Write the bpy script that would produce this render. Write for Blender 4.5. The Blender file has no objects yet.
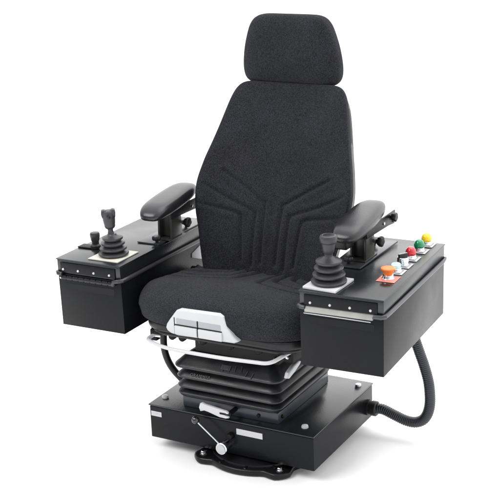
import bpy, bmesh, math, random
from mathutils import Vector, Matrix, Euler
random.seed(7)
PI = math.pi
scene = bpy.context.scene
C = scene.collection

# ------------------------------------------------------------------ materials
def mat(name, base, rough=.5, metal=0, spec=.5, coat=0, sheen=0, var=.12, vscale=9, bump=0, bscale=300,
        rvar=.08, alpha=1, trans=0, emit=None):
    m = bpy.data.materials.new(name); m.use_nodes = True
    nt = m.node_tree; N = nt.nodes; L = nt.links
    b = N['Principled BSDF']
    tc = N.new('ShaderNodeTexCoord')
    nz = N.new('ShaderNodeTexNoise'); nz.inputs['Scale'].default_value = vscale; nz.inputs['Detail'].default_value = 6
    L.new(tc.outputs['Object'], nz.inputs['Vector'])
    mr = N.new('ShaderNodeMapRange')
    mr.inputs['From Min'].default_value = .3; mr.inputs['From Max'].default_value = .7
    mr.inputs['To Min'].default_value = 1 - var; mr.inputs['To Max'].default_value = 1 + var
    L.new(nz.outputs['Fac'], mr.inputs['Value'])
    mx = N.new('ShaderNodeVectorMath'); mx.operation = 'SCALE'
    mx.inputs[0].default_value = base
    L.new(mr.outputs['Result'], mx.inputs['Scale']); L.new(mx.outputs['Vector'], b.inputs['Base Color'])
    r2 = N.new('ShaderNodeMapRange')
    r2.inputs['From Min'].default_value = .3; r2.inputs['From Max'].default_value = .7
    r2.inputs['To Min'].default_value = max(.02, rough - rvar); r2.inputs['To Max'].default_value = min(1, rough + rvar)
    L.new(nz.outputs['Fac'], r2.inputs['Value']); L.new(r2.outputs['Result'], b.inputs['Roughness'])
    b.inputs['Metallic'].default_value = metal
    b.inputs['Specular IOR Level'].default_value = spec
    b.inputs['Coat Weight'].default_value = coat
    b.inputs['Sheen Weight'].default_value = sheen
    b.inputs['Transmission Weight'].default_value = trans
    if bump:
        n2 = N.new('ShaderNodeTexNoise'); n2.inputs['Scale'].default_value = bscale; n2.inputs['Detail'].default_value = 3
        L.new(tc.outputs['Object'], n2.inputs['Vector'])
        bp = N.new('ShaderNodeBump'); bp.inputs['Strength'].default_value = bump; bp.inputs['Distance'].default_value = .001
        L.new(n2.outputs['Fac'], bp.inputs['Height']); L.new(bp.outputs['Normal'], b.inputs['Normal'])
    return m

def fabric():
    m = bpy.data.materials.new('black_wool_fabric'); m.use_nodes = True
    nt = m.node_tree; N = nt.nodes; L = nt.links; b = N['Principled BSDF']
    tc = N.new('ShaderNodeTexCoord')
    a = N.new('ShaderNodeTexNoise'); a.inputs['Scale'].default_value = 320; a.inputs['Detail'].default_value = 5; a.inputs['Roughness'].default_value = .75
    c = N.new('ShaderNodeTexNoise'); c.inputs['Scale'].default_value = 14; c.inputs['Detail'].default_value = 4
    w = N.new('ShaderNodeTexVoronoi'); w.inputs['Scale'].default_value = 520
    for n in (a, c, w): L.new(tc.outputs['Object'], n.inputs['Vector'])
    r = N.new('ShaderNodeValToRGB')
    r.color_ramp.elements[0].position = .36; r.color_ramp.elements[0].color = (.0060, .0062, .0078, 1)
    r.color_ramp.elements[1].position = .66; r.color_ramp.elements[1].color = (.036, .0372, .0450, 1)
    L.new(a.outputs['Fac'], r.inputs['Fac'])
    mr = N.new('ShaderNodeMapRange'); mr.inputs['From Min'].default_value = .3; mr.inputs['From Max'].default_value = .7
    mr.inputs['To Min'].default_value = .86; mr.inputs['To Max'].default_value = 1.14
    L.new(c.outputs['Fac'], mr.inputs['Value'])
    mx = N.new('ShaderNodeVectorMath'); mx.operation = 'SCALE'
    L.new(r.outputs['Color'], mx.inputs[0]); L.new(mr.outputs['Result'], mx.inputs['Scale'])
    L.new(mx.outputs['Vector'], b.inputs['Base Color'])
    b.inputs['Roughness'].default_value = .95; b.inputs['Specular IOR Level'].default_value = .12
    b.inputs['Sheen Weight'].default_value = .05; b.inputs['Sheen Roughness'].default_value = .5
    ad = N.new('ShaderNodeMath'); ad.operation = 'ADD'
    L.new(a.outputs['Fac'], ad.inputs[0]); L.new(w.outputs['Distance'], ad.inputs[1])
    bp = N.new('ShaderNodeBump'); bp.inputs['Strength'].default_value = .75; bp.inputs['Distance'].default_value = .0022
    L.new(ad.outputs[0], bp.inputs['Height']); L.new(bp.outputs['Normal'], b.inputs['Normal'])
    return m

M = dict(
 fabric=fabric(),
 panel=mat('black_powder_coat', (.005, .0054, .0066), .29, spec=.16, var=.3, vscale=5, bump=.3, bscale=320, rvar=.10),
 lid=mat('black_satin_lid', (.008, .009, .011), .24, spec=.6, var=.2, vscale=4, bump=.22, bscale=320, rvar=.09),
 plastic=mat('black_plastic', (.008, .008, .0095), .40, spec=.35, var=.2, bump=.15, bscale=500),
 pu=mat('armrest_vinyl', (.011, .011, .0135), .28, spec=.55, var=.2, bump=.25, bscale=450, rvar=.05),
 rubber=mat('grey_black_rubber', (.013, .0135, .016), .36, var=.2, vscale=20, bump=.2, bscale=250),
 boot=mat('joystick_rubber', (.026, .026, .029), .42, var=.15, vscale=30, bump=.1, bscale=300),
 iron=mat('cast_black_iron', (.005, .005, .006), .33, spec=.3, var=.3, bump=.4, bscale=180),
 dark=mat('mechanism_black', (.003, .003, .0035), .5, spec=.2, var=.2),
 chrome=mat('chrome', (.75, .76, .78), .14, metal=1, var=.04, rvar=.04),
 steel=mat('zinc_steel', (.55, .56, .58), .3, metal=1, var=.1),
 plate=mat('dark_steel_plate', (.07, .072, .078), .3, metal=.6, var=.15),
 white=mat('white_paint', (.50, .50, .51), .35, var=.03),
 ivory=mat('ivory_plate', (.50, .49, .43), .4, var=.04),
 grey=mat('pale_grey_plastic', (.47, .475, .48), .4, var=.04),
 greyd=mat('light_grey_button', (.30, .31, .33), .4, var=.04),
 label=mat('white_label', (.50, .50, .515), .4, var=.02),
 labelg=mat('grey_label_print', (.45, .46, .48), .5, var=.2, vscale=120),
 beige=mat('beige_strip', (.29, .29, .27), .45, var=.1, vscale=40),
 orange=mat('orange_plastic', (.85, .20, .03), .35, var=.05),
 pink=mat('pale_red_label', (.75, .22, .17), .45, var=.08),
 red=mat('red_lens', (.55, .008, .015), .12, coat=.6, var=.05),
 green=mat('green_lens', (.0, .22, .08), .12, coat=.6, var=.05),
 yellow=mat('yellow_lens', (.90, .60, .01), .12, coat=.6, var=.05),
 clear=mat('clear_cyan_lens', (.55, .85, .88), .1, coat=.6, var=.05),
)
fl = bpy.data.materials.new('white_studio_floor'); fl.use_nodes = True
_b = fl.node_tree.nodes['Principled BSDF']; _n = fl.node_tree.nodes.new('ShaderNodeTexNoise'); _n.inputs['Scale'].default_value = .6
_r = fl.node_tree.nodes.new('ShaderNodeValToRGB')
_r.color_ramp.elements[0].color = (.93, .93, .93, 1); _r.color_ramp.elements[1].color = (.95, .95, .95, 1)
fl.node_tree.links.new(_n.outputs['Fac'], _r.inputs['Fac']); fl.node_tree.links.new(_r.outputs['Color'], _b.inputs['Base Color'])
_b.inputs['Roughness'].default_value = .9; _b.inputs['Specular IOR Level'].default_value = .1

# ------------------------------------------------------------------ helpers
def obj(name, bm, m, parent=None, loc=(0, 0, 0), rot=(0, 0, 0), smooth=True, angle=35):
    me = bpy.data.meshes.new(name)
    bmesh.ops.recalc_face_normals(bm, faces=bm.faces)
    bm.to_mesh(me); bm.free()
    me.materials.append(M[m] if isinstance(m, str) else m)
    o = bpy.data.objects.new(name, me); C.objects.link(o)
    o.location = loc; o.rotation_euler = rot
    if parent: o.parent = parent
    if smooth:
        for p in me.polygons: p.use_smooth = True
        try: me.set_sharp_from_angle(angle=math.radians(angle))
        except Exception: pass
    return o

def xf(bm, verts, Mx):
    bmesh.ops.transform(bm, matrix=Mx, verts=verts)

def box(bm, x0, x1, y0, y1, z0, z1, bev=.002, seg=2, Mx=None):
    r = bmesh.ops.create_cube(bm, size=1); v = r['verts']
    xf(bm, v, Matrix.Translation(((x0+x1)/2, (y0+y1)/2, (z0+z1)/2)) @ Matrix.Diagonal((x1-x0, y1-y0, z1-z0, 1)))
    es = list({e for q in v for e in q.link_edges})
    if bev > 0:
        r = bmesh.ops.bevel(bm, geom=es, offset=bev, segments=seg, profile=.5, affect='EDGES')
        v = list({q for f in r['faces'] for q in f.verts} | {q for q in v if q.is_valid})
    if Mx is not None: xf(bm, v, Mx)
    return bm

def lathe(bm, prof, seg=32, Mx=None, cap=True):
    rings = []
    for r, z in prof:
        rings.append([bm.verts.new((r*math.cos(2*PI*k/seg), r*math.sin(2*PI*k/seg), z)) for k in range(seg)])
    for a, b in zip(rings, rings[1:]):
        for k in range(seg): bm.faces.new((a[k], a[(k+1) % seg], b[(k+1) % seg], b[k]))
    if cap:
        bm.faces.new(rings[0][::-1]); bm.faces.new(rings[-1])
    if Mx is not None: xf(bm, [v for r in rings for v in r], Mx)
    return bm

def catmull(pts, n=8, closed=False):
    P = [Vector(p) for p in pts]; out = []
    L = len(P)
    rng = range(L) if closed else range(L-1)
    for i in rng:
        if closed: a, b, c, d = P[(i-1) % L], P[i], P[(i+1) % L], P[(i+2) % L]
        else: a, b, c, d = P[max(i-1, 0)], P[i], P[i+1], P[min(i+2, L-1)]
        for k in range(n):
            t = k/n
            out.append(.5*((2*b)+(-a+c)*t+(2*a-5*b+4*c-d)*t*t+(-a+3*b-3*c+d)*t**3))
    if not closed: out.append(P[-1])
    return out

def tube(bm, pts, r, seg=14, sx=1, up=None, cap=True, rf=None):
    """sweep a circle along pts (parallel transport)"""
    P = [Vector(p) for p in pts]; n = None; rings = []
    s = 0
    for i, p in enumerate(P):
        t = (P[min(i+1, len(P)-1)] - P[max(i-1, 0)]).normalized()
        if n is None:
            n = t.orthogonal().normalized() if up is None else (Vector(up) - t*t.dot(Vector(up))).normalized()
        else: n = (n - t*t.dot(n)).normalized()
        if up is not None:
            q = Vector(up) - t*t.dot(Vector(up))
            if q.length > .1: n = q.normalized()
        b = t.cross(n)
        if i: s += (p-P[i-1]).length
        rr = r if rf is None else rf(s)
        rings.append([bm.verts.new(p + n*(rr*math.cos(2*PI*k/seg)) + b*(rr*sx*math.sin(2*PI*k/seg))) for k in range(seg)])
    for a, b in zip(rings, rings[1:]):
        for k in range(seg): bm.faces.new((a[k], a[(k+1) % seg], b[(k+1) % seg], b[k]))
    if cap: bm.faces.new(rings[0][::-1]); bm.faces.new(rings[-1])
    return bm

def prism(bm, poly, d0, d1, axis='y', bev=.0015, seg=2, Mx=None):
    def P(a, b, d): return {'y': (a, d, b), 'z': (a, b, d), 'x': (d, a, b)}[axis]
    A = [bm.verts.new(P(a, b, d0)) for a, b in poly]; B = [bm.verts.new(P(a, b, d1)) for a, b in poly]
    n = len(poly); F = [bm.faces.new(A), bm.faces.new(B[::-1])]
    for i in range(n): F.append(bm.faces.new((A[i], B[i], B[(i+1) % n], A[(i+1) % n])))
    v = A+B
    bmesh.ops.recalc_face_normals(bm, faces=F)
    if bev:
        es = list({e for f in F[:2] for e in f.edges})
        r = bmesh.ops.bevel(bm, geom=es, offset=bev, segments=seg, profile=.5, affect='EDGES')
        v = list({q for f in r['faces'] for q in f.verts} | {q for q in v if q.is_valid})
    if Mx is not None: xf(bm, v, Mx)
    return bm

def rrect(x0, x1, y0, y1, r, n=6):
    out = []
    for cx, cy, a0 in ((x1-r, y1-r, 0), (x0+r, y1-r, 90), (x0+r, y0+r, 180), (x1-r, y0+r, 270)):
        for k in range(n+1):
            a = math.radians(a0+90*k/n); out.append((cx+r*math.cos(a), cy+r*math.sin(a)))
    return out

def R(rx=0, ry=0, rz=0): return Euler((math.radians(rx), math.radians(ry), math.radians(rz))).to_matrix().to_4x4()
def T(x, y, z): return Matrix.Translation((x, y, z))

def interp(tab, v):
    if v <= tab[0][0]: return tab[0][1]
    n = len(tab)
    for i in range(n-1):
        (a, x), (b, y) = tab[i], tab[i+1]
        if v <= b:
            h = b-a; t = (v-a)/h
            m0 = (y-tab[i-1][1])/(b-tab[i-1][0]) if i > 0 else (y-x)/h
            m1 = (tab[i+2][1]-x)/(tab[i+2][0]-a) if i+2 < n else (y-x)/h
            t2, t3 = t*t, t*t*t
            return (2*t3-3*t2+1)*x + (t3-2*t2+t)*h*m0 + (-2*t3+3*t2)*y + (t3-t2)*h*m1
    return tab[-1][1]

def seg_dist(px, py, pts):
    best = 9
    for (ax, ay), (bx, by) in zip(pts, pts[1:]):
        dx, dy = bx-ax, by-ay
        t = max(0, min(1, ((px-ax)*dx+(py-ay)*dy)/(dx*dx+dy*dy)))
        d = math.hypot(px-ax-t*dx, py-ay-t*dy)
        if d < best: best = d
    return best

def cushion(nu, nv, half_w, v0, v1, front, back, pf=3.2, pb=2.2, n=7, add=None, shift=None):
    """closed pillow. front/back: thickness at centre; half_w(v); add(u,v)->extra front height. returns bm, local axes x=u, y=-normal, z=v"""
    bm = bmesh.new()
    def ax(k, m):
        a = -1+2*k/m; s = 1 if a >= 0 else -1; a = abs(a)
        return s*(1-(1-a)**1.3) if a < 1 else s*1.0
    def pt(i, j, side):
        s, t = ax(i, nu), ax(j, nv)
        rho = max(abs(s), abs(t))
        if rho > 1e-9:
            k = rho/((abs(s)**n+abs(t)**n)**(1/n)); s2, t2 = s*k, t*k
        else: s2 = t2 = 0
        v = (v0+v1)/2+(v1-v0)/2*t2; u = half_w(v)*s2
        p = pf if side > 0 else pb
        h = max(0, 1-rho**p)**(1/p)
        if side > 0: y = -(front*h + (add(u, v, rho) if add else 0)*min(1, h*1.6))
        else: y = back*h
        if shift: y += shift(u, v)
        return (u, y, v)
    F = [[bm.verts.new(pt(i, j, 1)) for j in range(nv+1)] for i in range(nu+1)]
    Bk = [[F[i][j] if i in (0, nu) or j in (0, nv) else bm.verts.new(pt(i, j, -1)) for j in range(nv+1)] for i in range(nu+1)]
    for i in range(nu):
        for j in range(nv):
            bm.faces.new((F[i][j], F[i+1][j], F[i+1][j+1], F[i][j+1]))
            q = (Bk[i][j], Bk[i][j+1], Bk[i+1][j+1], Bk[i+1][j])
            if len(set(q)) == 4:
                try: bm.faces.new(q)
                except ValueError: pass
    return bm

# ------------------------------------------------------------------ the setting
bm = bmesh.new(); bmesh.ops.create_grid(bm, x_segments=2, y_segments=2, size=60)
floor = obj('floor', bm, fl, smooth=False); floor['kind'] = 'structure'

# ------------------------------------------------------------------ the chair
root = bpy.data.objects.new('operator_chair', None); C.objects.link(root)
root['label'] = 'black crane operator control chair with joystick consoles on both sides, on a white floor'
root['category'] = 'operator chair'

# ---- swivel foot
bm = bmesh.new()
cx, cy = .034, -.108
pts = []
for k in range(96):
    a = 2*PI*k/96
    r = .152
    for q in range(4):
        d = (a - math.radians(45+90*q) + PI) % (2*PI) - PI
        r = max(r, .152 + .028*math.exp(-(d/.21)**4))
    pts.append((cx+r*math.cos(a), cy+r*math.sin(a)))
prism(bm, pts, .001, .0185, 'z', bev=.006, seg=4)
lathe(bm, [(.134, .0165), (.132, .0225), (.122, .0260), (.10, .0268), (.09, .0312)], 64, T(cx, cy, 0))
for k in range(12):
    a = 2*PI*k/12+.2
    box(bm, .120, .148, -.003, .003, .012, .0215, .001, 1, T(cx, cy, 0) @ Matrix.Rotation(a, 4, 'Z'))
foot = obj('swivel_foot', bm, 'iron', root)
for q in range(4):
    a = math.radians(45+90*q)
    b_ = bmesh.new(); lathe(b_, [(.010, 0), (.010, .0015), (.0062, .002), (.0062, .0065), (.005, .0075)], 6 if q % 2 else 6)
    obj('bolt', b_, 'steel', foot, (cx+.158*math.cos(a), cy+.158*math.sin(a), .0186))

# ---- base housing
BX0, BX1, BY0, BY1, BZ0, BZ1 = -.240, .240, -.214, .145, .032, .127
bm = bmesh.new(); box(bm, BX0, BX1, BY0, BY1, BZ0, .1215, .002)
base = obj('base_housing', bm, 'panel', root)
bm = bmesh.new(); box(bm, BX0-.002, BX1+.002, BY0-.003, BY1+.002, .1235, .1275, .0015)
obj('cover_plate', bm, 'lid', base)
for x, y in ((-.222, -.166), (.198, -.176), (.215, .11)):
    bm = bmesh.new(); lathe(bm, [(.009, 0), (.009, .003), (.0078, .006), (.004, .008)], 16)
    obj('screw', bm, 'white' if y < 0 else 'steel', base, (x, y, .1277))
for (x0, x1, z0, z1) in ((-.236, -.204, .0945, .108), (.022, .097, .091, .107)):
    bm = bmesh.new(); box(bm, x0, x1, -.2150, -.2141, z0, z1, 0)
    l = obj('label_plate', bm, 'label', base, smooth=False)
    if x0 < 0:
        bm = bmesh.new(); box(bm, x0+.004, x1-.005, -.2154, -.2151, z0+.0035, z1-.0035, 0)
        obj('print_block', bm, 'labelg', l, smooth=False)
# crank lever on the base front
LX, LZ = -.006, .0585
bm = bmesh.new(); lathe(bm, [(.0125, 0), (.0125, .020), (.0165, .022), (.0165, .033), (.0145, .0355)], 28, T(LX, -.2142, LZ) @ R(90))
lev = obj('crank_lever', bm, 'chrome', root)
bm = bmesh.new(); lathe(bm, [(.0128, 0), (.0128, .0012), (.011, .0018)], 24, T(LX, -.2500, LZ) @ R(90)); obj('hub_cap', bm, 'grey', lev)
bm = bmesh.new(); tube(bm, [(LX-.010, -.238, LZ+.008), (LX-.040, -.240, LZ+.034), (LX-.070, -.242, LZ+.059)], .0026, 10); obj('rod', bm, 'chrome', lev)
bm = bmesh.new(); bmesh.ops.create_uvsphere(bm, u_segments=24, v_segments=16, radius=.0105)
obj('ball_knob', bm, mat('gloss_black_knob', (.008, .008, .009), .08, coat=.8), lev, (LX-.076, -.242, LZ+.0635))
bm = bmesh.new(); lathe(bm, [(.009, 0), (.009, .008), (.007, .012)], 16, T(LX+.012, -.2142, LZ+.026) @ R(90)); obj('stop_pin', bm, 'dark', lev)

# ---- suspension: lower frame, bellows, mechanism
bm = bmesh.new()
box(bm, -.150, .131, -.190, .10, .1278, .1590, .002)
frame = obj('suspension_frame', bm, mat('blue_black_steel', (.030, .034, .046), .28, metal=.2, var=.2), root)
bm = bmesh.new(); lathe(bm, [(.005, 0), (.005, .003), (.0035, .0045)], 12, T(.075, -.1902, .143) @ R(90))
obj('screw', bm, 'dark', frame)
bm = bmesh.new(); lathe(bm, [(.005, 0), (.005, .003), (.0035, .0045)], 12, T(.1312, -.17, .143) @ R(0, 90)); obj('screw', bm, 'dark', frame)

def bellows():
    bm = bmesh.new()
    zs = []
    # (inset, z)
    prof = [(.014, .1592), (.004, .1655)]
    for zl, zn in ((.1745, .1935), (.1935, .2205), (.2205, .2505)):
        g = zn-zl
        prof += [(.0005, zl-.0030), (-.0012, zl-.0005), (-.0005, zl+.0022), (.006, zl+g*.30), (.014, zl+g*.48), (.0185, zl+g*.60), (.0165, zl+g*.68), (.008, zl+g*.78)]
    prof += [(-.003, .2465), (-.0052, .2500), (-.0035, .2535), (.004, .2605), (.013, .2690), (.024, .2780), (.034, .2840), (.045, .2860), (.08, .2862)]
    rings = []
    # densify the profile
    dp = catmull([(a, 0, b) for a, b in prof], 3)
    for q in dp:
        i, z = q.x, q.z
        p = rrect(-.159+i, .143-i, -.211+i, .10-i, max(.004, .026-i*.4), 8)
        rings.append([bm.verts.new((x, y, z)) for x, y in p])
    n = len(rings[0])
    for a, b in zip(rings, rings[1:]):
        for k in range(n): bm.faces.new((a[k], a[(k+1) % n], b[(k+1) % n], b[k]))
    bm.faces.new(rings[0][::-1]); bm.faces.new(rings[-1])
    return bm
bel = obj('bellows', bellows(), 'rubber', root, angle=60)

def text_obj(s, size, loc, rot, m, parent, name='raised_lettering', ext=.0009):
    cu = bpy.data.curves.new('t', 'FONT'); cu.body = s; cu.size = size; cu.extrude = ext; cu.align_x = 'LEFT'; cu.space_character = 1.1
    to = bpy.data.objects.new('t', cu); C.objects.link(to)
    bpy.context.view_layer.update()
    me = bpy.data.meshes.new_from_object(to.evaluated_get(bpy.context.evaluated_depsgraph_get()))
    bpy.data.objects.remove(to); bpy.data.curves.remove(cu)
    me.name = name; me.materials.clear(); me.materials.append(M[m])
    o = bpy.data.objects.new(name, me); C.objects.link(o); o.parent = parent; o.location = loc; o.rotation_euler = rot
    return o
text_obj('GRAMMER', .0120, (-.112, -.2098, .2262), (math.radians(52), 0, 0), 'boot', bel)
bm = bmesh.new()
for k in range(6):
    x = -.035+.0175*k
    box(bm, x, x+.0022, -.0008, .0008, -.008, .008, .0004, 1, T(.02, -.2045, .2662) @ R(-45) @ R(0, 12 if k > 3 else -6))
box(bm, -.040, -.012, -.0008, .0006, -.007, .006, .0006, 1, T(.02, -.2045, .2662) @ R(-45))
obj('raised_mark', bm, 'boot', bel)

# release handle on the suspension frame
bm = bmesh.new()
hp = [(-.070, .1700), (-.064, .1730), (-.056, .1700), (-.020, .1655), (.006, .1625), (.013, .1590), (.012, .1550), (.004, .1545),
      (.003, .1500), (.012, .1480), (.013, .1440), (.004, .1415), (-.014, .1420), (-.045, .1500), (-.058, .1520), (-.070, .1480), (-.074, .1580)]
xf(bm, prism(bm, hp, -.236, -.228, 'y', .002).verts, T(0, 0, -.002))
rel = obj('release_handle', bm, 'white', root)
bm = bmesh.new(); lathe(bm, [(.006, -.002), (.006, .033), (.004, .035)], 14, T(.012, -.198, .152) @ R(90)); box(bm, -.012, .006, -.2372, -.2362, .150, .1545, 0)
obj('pivot_pin', bm, 'dark', rel)

# white grip at the right of the bellows
bm = bmesh.new(); prism(bm, [(-.222, .2740), (-.212, .2700), (-.180, .2770), (-.154, .2860), (-.148, .2930), (-.158, .2975), (-.185, .2950), (-.214, .2860)], .166, .179, 'x', .004, 3)
obj('height_grip', bm, 'grey', root)

# upper mechanism between bellows and seat pan
bm = bmesh.new()
box(bm, -.108, .135, -.185, .08, .2865, .345, .004)
box(bm, -.125, -.100, -.18, .0, .318, .345, .003)
box(bm, -.118, .137, -.08, .09, .2868, .330, .004)
box(bm, .150, .178, -.19, .06, .300, .346, .004)
box(bm, -.20, .20, -.215, -.17, .338, .352, .003)
for x in (-.150, -.120, -.060, .02, .10): lathe(bm, [(.010, 0), (.010, .012), (.006, .016)], 12, T(x, -.214, .335) @ R(90))
mech = obj('scissor_mechanism', bm, 'dark', root)
for x, y, z, rr in ((.128, -.187, .305, .0045), (.165, -.192, .318, .0050)):
    bm = bmesh.new(); lathe(bm, [(rr, 0), (rr, .006), (rr*.6, .008)], 6, T(x, y, z) @ R(90)); obj('hex_bolt', bm, 'steel', mech)
# curved black cable loop on the left
bm = bmesh.new(); tube(bm, catmull([(-.215, -.13, .350), (-.240, -.12, .318), (-.246, -.12, .275), (-.244, -.12, .238), (-.231, -.12, .205), (-.207, -.12, .178), (-.175, -.118, .156), (-.14, -.10, .140)], 10), .0095, 14)
obj('cable_loop', bm, 'plastic', root)

# ---- seat pan + cushion
def seat_hw(v): return interp([(-.28, .252), (-.05, .262), (.09, .262), (.10, .262)], v)
bm = bmesh.new()
prism(bm, rrect(-.216, .225, -.262, .10, .07, 8), .350, .362, 'z', .005, 3)
prism(bm, rrect(-.222, .238, -.272, .10, .075, 8), .3625, .388, 'z', .008, 3)
pan = obj('seat_pan', bm, 'plastic', root)
for s, (x, y) in enumerate(((-.205, -.21), (-.190, -.238))):
    bm = bmesh.new(); box(bm, -.010, .010, -.012, .010, -.020, .012, .004, 2); lathe(bm, [(.006, 0), (.006, .010), (.004, .012)], 12, T(0, -.010, -.005) @ R(90))
    obj('pan_clip', bm, 'dark', pan, (x, y, .345))

seams = [[(.155, .262), (.09, .226), (.034, .190), (.026, .176), (.022, .03)],
         [(.205, .222), (.132, .190), (.064, .166), (.053, .156), (.050, .150), (.048, .02)],
         [(.205, .168), (.118, .157), (.096, .150), (.088, .138), (.078, .03)]]
def smooth_seam(p): return [(q.x, q.y) for q in catmull([(a, b, 0) for a, b in p], 3)]
def groove(d, w=.0045): return math.exp(-(d/w)**2)

# seat: built lying down. local u = x, v = depth (front negative) -> mapped after
sseams = [smooth_seam(x_) for x_ in [[(.19, -.15), (.115, -.145), (.06, -.12), (.035, -.08), (.028, .12)], [(.20, -.10), (.13, -.095), (.085, -.075), (.060, -.04), (.055, .12)], [(.21, -.05), (.15, -.045), (.11, -.025), (.088, .005), (.082, .12)]]]
def seat_add(u, v, rho):
    a = abs(u)
    h = .010*math.exp(-((v+.20)/.09)**2)            # front roll
    h += .010*max(0, min(1, (a-.15)/.08))           # side bolsters
    h -= .006*math.exp(-((v-.02)/.10)**2)*math.exp(-(a/.14)**2)
    for s in sseams:
        d = seg_dist(a, v, s)
        if d < .05: h += -.0085*groove(d, .0050) + .0030*groove(d-.013, .008)
    return h
bm = cushion(190, 150, seat_hw, -.298, .14, .082, .026, pf=3.0, pb=3.6, n=4.2, add=seat_add)
# lay flat: (u, y=-h, v) -> (u, v, h)
for vtx in bm.verts:
    x, y, z = vtx.co
    h = -y
    tilt = -.045*(z+.27)/.40      # higher at the front
    if h > 0: h = h + tilt*min(1, h/.05)
    # front lip leans: bottom sits slightly back
    vtx.co = (x, z + (.010 if h < .01 and z < -.2 else 0), .400+h)
cush = obj('seat_cushion', bm, 'fabric', root, angle=180)

# switch panel on the front of the seat
def sx(x): return x
bm = bmesh.new()
poly = [(-.072, .4450), (.036, .4470), (.048, .4420), (.058, .4180), (.074, .3960), (.088, .3840), (.076, .3780), (-.082, .3740), (-.102, .3770), (-.113, .3830), (-.117, .3910), (-.114, .4010), (-.104, .4150), (-.092, .4300), (-.084, .4400)]
prism(bm, poly, -.3010, -.280, 'y', .0060, 5)
sp = obj('seat_switch_panel', bm, 'grey', root)
for (x0, x1, z0, z1, d) in ((-.084, -.025, .4055, .4210, -.3022), (-.021, .042, .4055, .4210, -.3022), (-.088, -.025, .3795, .4020, -.3055), (-.021, .046, .3795, .4020, -.3055)):
    bm = bmesh.new(); prism(bm, rrect(x0, x1, z0, z1, .002, 3), d, -.2990, 'y', .0016, 3)
    obj('rocker_switch', bm, 'grey' if z0 < .4 else 'greyd', sp)
bm = bmesh.new()
box(bm, -.089, .045, -.3016, -.3008, .4025, .4050, 0); box(bm, -.0246, -.0214, -.3016, -.3008, .376, .4215, 0); box(bm, -.0905, -.0885, -.3016, -.3008, .376, .422, 0)
obj('panel_gap', bm, 'dark', sp, smooth=False)

# U shaped adjustment bar
bar = catmull([(a, b, .345) for a, b in [(-.180, -.205), (-.183, -.250), (-.184, -.272), (-.180, -.287), (-.165, -.298), (-.130, -.312), (-.085, -.320), (-.02, -.321), (.06, -.319), (.140, -.3105), (.158, -.3085), (.169, -.303), (.176, -.292), (.180, -.274), (.189, -.20), (.194, -.12), (.197, -.08)]], 6)
bm = bmesh.new(); tube(bm, bar, .0046, 14, sx=1.2, up=(0, 0, 1)); obj('adjustment_bar', bm, 'white', root)
bm = bmesh.new(); box(bm, -.186, -.160, -.262, -.195, .3425, .3500, .002, 2); obj('bar_bracket', bm, 'steel', root)

# ---- backrest
TILT = math.atan2(.168, .476)
def back_hw(v): return interp([(-.06, .172), (.02, .186), (.10, .203), (.155, .219), (.22, .2265), (.28, .217), (.34, .201), (.42, .181), (.515, .160)], v)
bseams = [smooth_seam(x_) for x_ in seams]
def back_shift(u, v):
    k = interp([(-.06, .030), (.05, .050), (.18, .057), (.28, .049), (.38, .034), (.515, .020)], v)
    return -k*min(1, abs(u)/back_hw(v))**2.4
def back_add(u, v, rho):
    a = abs(u); h = 0
    h += .007*math.exp(-((v-.12)/.10)**2)*math.exp(-(a/.16)**4)
    for s in bseams:
        d = seg_dist(a, v, s)
        if d < .05:
            fade = min(1, max(0, (.235-a)/.07))
            h += fade*(-.0050*groove(d, .0042) + .0014*groove(d-.0125, .008))
    return h
bm = cushion(230, 300, back_hw, -.06, .512, .026, .085, pf=3.0, pb=2.0, n=11, add=back_add, shift=back_shift)
bk = obj('backrest', bm, 'fabric', root, (-.006, .046, .431), (-TILT, 0, 0), angle=180)
bm = cushion(40, 60, lambda v: back_hw(v)*.93, -.04, .503, .010, .070, pf=3, pb=2.6, n=9, shift=lambda u, v: back_shift(u, v)*.8)
obj('back_shell', bm, 'plastic', bk, (0, .030, 0), angle=60)
# recliner hinge by the seat corner
for s in (-1, 1):
    bm = bmesh.new(); prism(bm, [(-.02, .375), (.06, .375), (.055, .425), (.035, .438), (.01, .432), (-.01, .41)], s*.222-.004, s*.222+.004, 'x', .002)
    lathe(bm, [(.012, 0), (.012, .010), (.007, .013)], 16, T(s*.226, .025, .424) @ R(0, 90*s)); obj('recliner_hinge', bm, 'dark', root)
    b2 = bmesh.new(); lathe(b2, [(.005, 0), (.005, .006), (.003, .008)], 6, T(s*.226, .000, .420) @ R(0, 90*s)); obj('hex_bolt', b2, 'steel', C.objects[-1] if False else [o for o in C.objects if o.name.startswith('recliner_hinge')][-1])

# ---- headrest
def head_hw(v): return interp([(-.10, .140), (-.05, .1435), (0, .137), (.05, .122), (.09, .105)], v)
bm = cushion(110, 90, head_hw, -.098, .090, .040, .065, pf=2.8, pb=2.2, n=7.5, add=lambda u, v, r: -.008*math.exp(-(u/.09)**2))
hr = obj('headrest', bm, 'fabric', root, (-.018, .228, 1.004), (math.radians(3), 0, 0), angle=180)
for s in (-1, 1):
    bm = bmesh.new(); tube(bm, [(s*.06, .030, -.14), (s*.06, .030, -.05)], .007, 12); obj('headrest_post', bm, 'steel', hr)

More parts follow.
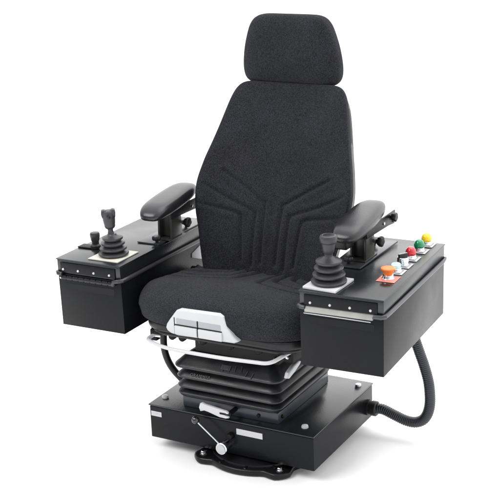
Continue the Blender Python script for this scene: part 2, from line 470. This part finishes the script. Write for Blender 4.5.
# ---- consoles
STK = [(.334, .104), (.335, .116), (.378, .127), (.404, .117), (.394, .082)]
def console(o, yaw, ty, W, D, H, side):
    Mx = Matrix.Translation(o) @ Matrix.Rotation(yaw, 4, 'Z') @ Matrix.Rotation(ty, 4, 'Y')
    def place(ob):
        ob.matrix_basis = Mx
        return ob
    sb = .148 if side > 0 else .143        # seal level
    bm = bmesh.new(); box(bm, 0, W, 0, D, 0, sb-.001, .0015)
    body = place(obj('control_console', bm, 'panel', root))
    if side > 0: body['label'] = 'console box with a beige strip and a row of coloured push buttons'
    else: body['label'] = 'console box with a small round black push button'
    bm = bmesh.new(); box(bm, 0, W, .0, D, sb+.0005, H-.0035, .0012); box(bm, -.002, W+.002, -.003, D+.002, H-.003, H, .0013)
    lid = obj('console_lid', bm, 'lid', body)
    # rubber seal around three sides, turning onto the front
    if side > 0: pts = [(.014, -.004, sb-.001), (.004, -.005, sb), (-.003, .001, sb), (-.004, .03, sb), (-.004, D, sb), (W/2, D+.004, sb), (W+.003, D+.002, sb), (W+.004, D-.03, sb), (W+.004, .03, sb), (W+.003, .001, sb), (W-.004, -.005, sb-.001), (W-.022, -.005, sb-.001)]
    else: pts = [(.016, -.004, sb-.001), (.004, -.005, sb), (-.003, .001, sb), (-.004, .03, sb), (-.004, D, sb), (W/2, D+.004, sb), (W+.003, D+.002, sb), (W+.004, D-.03, sb), (W+.004, .03, sb), (W+.003, .001, sb), (W-.004, -.005, sb), (W-.018, -.006, sb-.003), (W-.022, -.006, sb-.013)]
    bm = bmesh.new(); tube(bm, pts, .0056, 12, sx=.95); obj('rubber_seal', bm, mat('seal_rubber', (.045, .046, .050) if side > 0 else (.025, .025, .028), .35, var=.2), body)
    # front clamp strip with four screws
    x0, x1 = .018, W-.022
    bm = bmesh.new(); box(bm, x0-.006, x1+.008, -.0042, -.0004, sb+.004, H-.0085, .0008)
    cs = obj('clamp_strip', bm, 'panel', body)
    for k in range(4):
        x = (.028, .077, .126, .176)[k] if side > 0 else (.021, .068, .117, .165)[k]
        b2 = bmesh.new(); lathe(b2, [(.0032, 0), (.0032, .0012), (.0024, .0026), (.001, .0030)], 14, T(x, -.0043, sb+.0125) @ R(90))
        obj('screw', b2, 'white', cs)
    if side > 0:
        bm = bmesh.new(); prism(bm, [(-.0006, .1515), (-.0090, .1440), (-.0090, .1385), (-.0006, .1370)], .015, W-.024, 'x', .0006)
        obj('beige_strip', bm, 'beige', body)
        bm = bmesh.new(); tube(bm, [(.013, -.0080, .1352), (W-.028, -.0080, .1342)], .0016, 8)
        obj('hinge_rod', bm, 'steel', body)
        bm = bmesh.new(); box(bm, .022, W-.022, -.0007, -.0002, .108, .126, .0002, 1); obj('blank_plate', bm, 'panel', body)
    else:
        bm = bmesh.new()
        for k in range(9): box(bm, .012+.0185*k, .012+.0185*k+.0165, -.0062, -.0006, .1275, .1385, .0015)
        tube(bm, [(.010, -.005, .1330), (W-.014, -.005, .1330)], .0034, 8)
        obj('piano_hinge', bm, 'plastic', body)
        for x in (.012, W-.020):
            b2 = bmesh.new(); lathe(b2, [(.0028, 0), (.0028, .0012), (.001, .002)], 10, T(x, -.0066, .1325) @ R(90)); obj('rivet', b2, 'steel', body)
        bm = bmesh.new(); box(bm, .022, W-.022, -.0007, -.0002, .100, .118, .0002, 1); obj('blank_plate', bm, 'panel', body)
        bm = bmesh.new(); prism(bm, STK, W+.0004, W+.0016, 'x', .0003); obj('pale_tag', bm, 'label', body)
    return Mx, body

RX, RB = console((.249, -.286, .348), .052, .006, .206, .444, .188, 1)
LXm, LB = console((-.449, -.282, .343), -.005, -.010, .196, .445, .182, -1)
# support arms from the mechanism to the consoles
for s in (-1, 1):
    bm = bmesh.new(); box(bm, min(s*.14, s*.262), max(s*.14, s*.262), .04, .085, .372-.012, .372+.006, .002)
    obj('support_arm', bm, 'dark', root)

def place(ob, Mx, x, y, z, rz=0, rx=0, ry=0):
    ob.matrix_basis = Mx @ T(x, y, z) @ R(rx, ry, rz); return ob

# joysticks ----------------------------------------------------------
def boot_prof(n, r0, r1, z0, z1):
    pr = [(r0*.72, z0)]
    for k in range(n):
        t = k/(n-1); r = r0+(r1-r0)*t; z = z0+(z1-z0)*(k+.42)/n; hstep = (z1-z0)/n
        pr += [(r*.86, z-hstep*.38), (r*.975, z-hstep*.22), (r, z-hstep*.02), (r*.97, z+hstep*.14), (r*.84, z+hstep*.26), (r*.66 if k < n-1 else r*.55, z+hstep*.40)]
    pr.append((r1*.40, z1+.001)); pr.append((.010, z1+.003))
    return pr
# right: round tapered knob, four ring boot, thick white plate
J = obj('joystick', lathe(bmesh.new(), boot_prof(4, .0425, .031, .0065, .069), 48), 'boot', root); J['label'] = 'joystick with round knob on a four-ring boot and white plate'
place(J, RX, .053, .050, .188)
bm = bmesh.new(); box(bm, -.045, .040, -.047, .051, .0004, .0068, .0012); obj('mounting_plate', bm, 'white', J, rot=(0, 0, math.radians(-4)))
bm = bmesh.new(); lathe(bm, [(.0105, .066), (.0100, .074), (.0105, .079), (.0130, .082), (.0145, .090), (.0158, .099), (.0165, .103), (.0190, .105), (.0200, .108), (.0205, .112), (.0205, .1185), (.0190, .1215), (.014, .123), (.012, .1215)], 32)
obj('knob_grip', bm, 'boot', J)
bm = bmesh.new(); lathe(bm, [(.013, .1210), (.0125, .1225), (.008, .1232)], 24); obj('thumb_button', bm, 'plastic', J)
# left: forked grip, three ring boot, thin ivory plate
J = obj('joystick', lathe(bmesh.new(), boot_prof(4, .0395, .027, .004, .058), 48), 'boot', root); J['label'] = 'joystick with forked grip on a low boot and ivory plate'
place(J, LXm, .133, .066, .182)
bm = bmesh.new(); box(bm, -.047, .045, -.049, .047, .0004, .0036, .001); obj('mounting_plate', bm, 'ivory', J)
bm = bmesh.new()
lathe(bm, [(.011, .055), (.0080, .062), (.0065, .069), (.0075, .073), (.0120, .076), (.0140, .081), (.0138, .084), (.0150, .090), (.0158, .099), (.0160, .101), (.0172, .104), (.0178, .112), (.0170, .1185), (.0135, .1215), (.009, .1205)], 28, Matrix.Diagonal((1.0, .88, 1, 1)))
for s in (-1, 1):
    prism(bm, [(s*.004, .108), (s*.0172, .106), (s*.0185, .115), (s*.0172, .1235), (s*.0110, .1250), (s*.005, .1225)], -.011, .011, 'y', .004, 3)
obj('forked_grip', bm, 'boot', J, rot=(math.radians(-2), math.radians(-3), math.radians(35)))
bm = bmesh.new(); lathe(bm, [(.005, 0), (.005, .004), (.003, .005)], 12, T(.004, -.0140, .108) @ R(90)); obj('thumb_button', bm, 'plastic', J)

# push buttons on the right console -----------------------------------
def bezel(m='chrome'):
    b = bmesh.new(); lathe(b, [(.0150, .0005), (.0150, .003), (.0135, .005), (.0128, .011), (.0105, .0125)], 28); return b
def legend(x0, x1, y0, y1, m, parent):
    b = bmesh.new(); box(b, x0, x1, y0, y1, .0002, .0011, .0003, 1); return obj('legend_plate', b, m, parent)
def collar(parent, z0=.0):
    b = bmesh.new(); box(b, -.0150, .0150, -.0150, .0150, .0012, .0045, .0010); obj('square_collar', b, 'steel', parent)
specs = [('mushroom', 'orange', .138), ('flush', 'clear', .193), ('selector', 'dark', .243), ('dome', 'red', .300), ('dome', 'green', .364), ('dome', 'yellow', .420)]
desc = {'orange': 'orange mushroom button', 'clear': 'pale cyan push button', 'dark': 'black and chrome selector switch', 'red': 'red domed button', 'green': 'green domed button', 'yellow': 'yellow domed button'}
for kind, col, y in specs:
    name = 'selector_switch' if kind == 'selector' else 'push_button'
    b = place(obj(name, bezel(), 'chrome', root), RX, .166, y, .1885, 0)
    b['label'] = desc[col]
    if kind == 'mushroom':
        legend(-.022, .024, -.024, .022, 'pink', b)
        bm = bmesh.new(); lathe(bm, [(.0105, .010), (.0112, .015), (.0125, .019), (.0150, .0225), (.0168, .0240), (.0174, .0260), (.0168, .0280), (.013, .0287), (.008, .0280)], 32); obj('mushroom_cap', bm, 'orange', b)
    else:
        legend(-.019, .021, -.019, .021, 'label', b); collar(b)
        if kind == 'flush':
            bm = bmesh.new(); lathe(bm, [(.0118, .012), (.0120, .019), (.0100, .0215)], 24); obj('button_cap', bm, 'clear', b)
        elif kind == 'selector':
            bm = bmesh.new(); lathe(bm, [(.0145, .012), (.0140, .021), (.0125, .0225)], 24); obj('selector_ring', bm, 'chrome', b)
            bm = bmesh.new(); box(bm, -.0042, .0042, -.0125, .0125, .017, .031, .002); obj('selector_knob', bm, 'plastic', b, rot=(0, 0, math.radians(-35)))
            bm = bmesh.new(); box(bm, -.0012, .0012, -.0122, .0115, .0305, .0316, 0); obj('pointer_line', bm, 'label', b, rot=(0, 0, math.radians(-35)))
        else:
            bm = bmesh.new(); lathe(bm, [(.0128, .012), (.0132, .0150), (.0132, .0185), (.0120, .0235), (.0095, .0275), (.0060, .0300), (.002, .0310)], 28); obj('lens_dome', bm, col, b)

# small button unit on the left console
b = obj('push_button', lathe(bmesh.new(), [(.014, .001), (.014, .009), (.0115, .012), (.0095, .013), (.0095, .020)], 24), 'plastic', root)
b['label'] = 'small black push button on a dark square plate'
place(b, LXm, .048, .105, .182)
bm = bmesh.new(); box(bm, -.050, .006, -.013, .016, .0003, .0040, .001); obj('legend_plate', bm, 'dark', b)
bm = bmesh.new(); lathe(bm, [(.0095, .020), (.0110, .023), (.0130, .034), (.0130, .040), (.0115, .0435), (.008, .0445)], 24); obj('button_cap', bm, 'boot', b)

# armrests --------------------------------------------------------------
def star_knob(parent, x, y, z, rot, r=.016, name='star_knob'):
    bm = bmesh.new(); n = 40
    prof = [(.35, 0), (.4, .006), (.9, .007), (1, .010), (1, .016), (.85, .0185), (.3, .019)]
    rings = []
    for k, zz in prof:
        rings.append([bm.verts.new(((r*k*(1+.10*math.cos(5*a)*(k > .6)))*math.cos(a), (r*k*(1+.10*math.cos(5*a)*(k > .6)))*math.sin(a), zz)) for a in [2*PI*i/n for i in range(n)]])
    for a, c in zip(rings, rings[1:]):
        for i in range(n): bm.faces.new((a[i], a[(i+1) % n], c[(i+1) % n], c[i]))
    bm.faces.new(rings[0][::-1]); bm.faces.new(rings[-1])
    return obj(name, bm, 'plastic', parent, (x, y, z), rot)

def armrest(side, px, py, pz, yaw, pitch):
    # pad: capsule-like vinyl cushion, local y = length
    L_, W_, Hh = .120, .042, .0195
    bm = bmesh.new(); nu, nv = 64, 24
    verts = []
    for j in range(nv+1):
        ph = -PI/2+PI*j/nv; row = []
        for i in range(nu):
            a = 2*PI*i/nu
            c, s = math.cos(a), math.sin(a)
            e = 2/3.3
            ex = math.copysign(abs(c)**e, c); ey = math.copysign(abs(s)**e, s)
            cp = math.copysign(abs(math.cos(ph))**.45, 1); sp_ = math.copysign(abs(math.sin(ph))**.8, math.sin(ph))
            x = W_*ex*cp; y = L_*ey*cp
            x *= 1 - .10*max(0, y/L_)
            z = Hh*sp_*(1.0 if sp_ > 0 else 1.05)
            z += -.010*max(0, (-y-.070)/.055)**2       # nose droops
            if sp_ < 0: z *= .9
            row.append((x, y, z))
        verts.append(row)
    B = [[bm.verts.new(p) for p in row] for row in verts[1:-1]]
    top = bm.verts.new((0, 0, Hh)); bot = bm.verts.new((0, 0, -Hh*.95))
    for a, c in zip(B, B[1:]):
        for i in range(nu): bm.faces.new((a[i], a[(i+1) % nu], c[(i+1) % nu], c[i]))
    for i in range(nu):
        bm.faces.new((B[0][(i+1) % nu], B[0][i], bot)); bm.faces.new((B[-1][i], B[-1][(i+1) % nu], top))
    Mp = T(px, py, pz) @ R(0, 0, yaw) @ R(pitch)
    pad = obj('armrest', bm, 'pu', root, angle=180); pad.matrix_basis = Mp
    inv = Mp.inverted()
    zt = .5365 if side > 0 else .5258
    def part(name, bm, m, **k):
        o = obj(name, bm, m, pad, **k); o.matrix_basis = inv @ o.matrix_basis; return o
    cxp = px - .008*0
    # plate on the console
    bm = bmesh.new()
    if side > 0: box(bm, .2535, .322, -.105, .130, zt+.0008, zt+.0048, .001, 2)
    else: box(bm, -.325, -.2575, -.098, .105, zt+.0012, zt+.0052, .001, 2)
    part('mounting_plate', bm, 'plate')
    # upright: two side cheeks and a block
    bm = bmesh.new()
    x0 = cxp-.024
    for x in (cxp-.022, cxp+.016):
        prism(bm, [(-.075, zt+.005), (-.022, zt+.005), (-.022, zt+.050), (-.030, pz-.012), (-.070, pz-.014), (-.072, zt+.05)], x, x+.006, 'x', .001)
    box(bm, cxp-.024, cxp+.024, -.085, -.010, zt+.0052, zt+.009, .001)
    box(bm, cxp-.019, cxp+.019, -.060, -.035, zt+.010, pz-.015, .003)
    xf(bm, bm.verts, T(0, .018, 0)); part('upright', bm, mat('olive_black_bracket', (.022, .022, .020), .35, var=.2))
    # rear slotted bracket under the pad
    bm = bmesh.new()
    for x in (cxp-.0275, cxp+.0235):
        prism(bm, [(-.065, pz-.014), (-.060, pz-.040), (-.030, pz-.040), (.070, pz-.042), (.112, pz-.046), (.114, pz-.012)], x, x+.004, 'x', .0008)
    part('slide_bracket', bm, 'plastic')
    bm = bmesh.new()
    if side > 0: box(bm, cxp-.034, cxp-.0005, -.118, -.072, pz-.056, pz-.016, .005, 3)
    if side < 0: box(bm, cxp-.012, cxp+.012, -.030, .06, pz-.030, pz-.016, .003, 2)
    part('height_block', bm, 'plastic')
    for y, z in ((.040, pz-.028), (.085, pz-.026), (.101, pz-.020), (.101, pz-.037)):
        b2 = bmesh.new(); lathe(b2, [(.0042, 0), (.0042, .0025), (.003, .003)], 12, T(cxp+.0276, y, z) @ R(0, 90)); part('hex_bolt', b2, 'steel')
    k1 = star_knob(pad, 0, 0, 0, (0, 0, 0), .0125); k1.matrix_basis = inv @ T(cxp+.022, .005, zt+.040) @ R(0, 90)
    k2 = star_knob(pad, 0, 0, 0, (0, 0, 0), .0115); k2.matrix_basis = inv @ T(cxp-.005 if side < 0 else cxp-.010, -.088, zt+.0052)
    k3 = star_knob(pad, 0, 0, 0, (0, 0, 0), .0115); k3.matrix_basis = inv @ T(cxp-.012, .070, zt+.0052)
    if side > 0:
        k4 = star_knob(pad, 0, 0, 0, (0, 0, 0), .011); k4.matrix_basis = inv @ T(cxp+.028, .078, pz-.020) @ R(0, 90)
    return pad
aR = armrest(1, .294, -.040, .640, 4, 5); aR['label'] = 'armrest by the coloured buttons'
aL = armrest(-1, -.264, -.026, .630, 4, 5); aL['label'] = 'armrest on the console without coloured buttons'

# ---- corrugated conduit from the base to the right console
path = catmull([(.262, .112, .070), (.285, .112, .072), (.320, .112, .061), (.352, .112, .052), (.380, .112, .053), (.404, .112, .070), (.417, .112, .108), (.415, .112, .165), (.402, .112, .215), (.386, .110, .262), (.372, .108, .305), (.362, .106, .352)], 40)
bm = bmesh.new(); tube(bm, path, .0135, 20, rf=lambda s: .0138+.0007*math.sin(2*PI*s/.0052))
hose = obj('corrugated_conduit', bm, mat('conduit_nylon', (.016, .017, .023), .35, var=.2, vscale=25), root, angle=80)
bm = bmesh.new(); lathe(bm, [(.0215, 0), (.0215, .006), (.0185, .007), (.0185, .013), (.0205, .014), (.0205, .026), (.0175, .029)], 8*3, T(.2402, .112, .070) @ R(0, 90)); obj('cable_gland', bm, 'plastic', hose)

# ------------------------------------------------------------------ light
w = bpy.data.worlds.new('World'); scene.world = w; w.use_nodes = True
nt = w.node_tree; bg = nt.nodes['Background']
tc = nt.nodes.new('ShaderNodeTexCoord'); sep = nt.nodes.new('ShaderNodeSeparateXYZ')
# world gradient shaped for the light: bright behind and right, dark in front
dot = nt.nodes.new('ShaderNodeVectorMath'); dot.operation = 'DOT_PRODUCT'; dot.inputs[1].default_value = (.30, .88, .36)
nt.links.new(tc.outputs['Generated'], dot.inputs[0])
ramp = nt.nodes.new('ShaderNodeValToRGB')
mr = nt.nodes.new('ShaderNodeMapRange'); mr.inputs['From Min'].default_value = -.9; mr.inputs['From Max'].default_value = .95
nt.links.new(dot.outputs['Value'], mr.inputs['Value']); nt.links.new(mr.outputs['Result'], ramp.inputs['Fac'])
ramp.color_ramp.elements[0].color = (.16, .165, .18, 1); ramp.color_ramp.elements[1].color = (1, 1, 1, 1)
ramp.color_ramp.interpolation = 'EASE'
nt.links.new(ramp.outputs['Color'], bg.inputs['Color']); bg.inputs['Strength'].default_value = 2.3

def area(name, loc, target, size, power, col=(1, 1, 1)):
    l = bpy.data.lights.new(name, 'AREA'); l.shape = 'RECTANGLE'; l.size, l.size_y = size; l.energy = power; l.color = col
    o = bpy.data.objects.new(name, l); C.objects.link(o); o.location = loc
    o.rotation_euler = (Vector(target)-Vector(loc)).to_track_quat('-Z', 'Y').to_euler()
    return o
area('softbox_key', (-1.6, -2.6, 3.4), (0, 0, .4), (2.4, 1.8), 110, (1, .99, .97))
area('softbox_top', (.6, .8, 3.6), (0, 0, .3), (3.0, 2.2), 40)

# ------------------------------------------------------------------ camera
az, el, roll, D, f, tx, tz = .516, .307, -.04, 3.313, 1270.99, -.039, .512
fw = -Vector((math.sin(az)*math.cos(el), -math.cos(az)*math.cos(el), math.sin(el)))
eye = Vector((tx, 0, tz))-fw*D
r_ = fw.cross(Vector((0, 0, 1))).normalized(); u_ = r_.cross(fw)
c_, s_ = math.cos(roll), math.sin(roll)
rr, uu = c_*r_+s_*u_, -s_*r_+c_*u_
cam = bpy.data.cameras.new('camera'); co = bpy.data.objects.new('camera', cam); C.objects.link(co)
m3 = Matrix((rr, uu, -fw)).transposed()
co.matrix_world = Matrix.Translation(eye) @ m3.to_4x4()
cam.sensor_width = 36; cam.lens = 36*f/500; cam.clip_end = 300; cam.clip_start = .05
scene.camera = co
scene.view_settings.view_transform = 'Standard'; scene.view_settings.look = 'None'; scene.view_settings.exposure = 0; scene.view_settings.gamma = 1
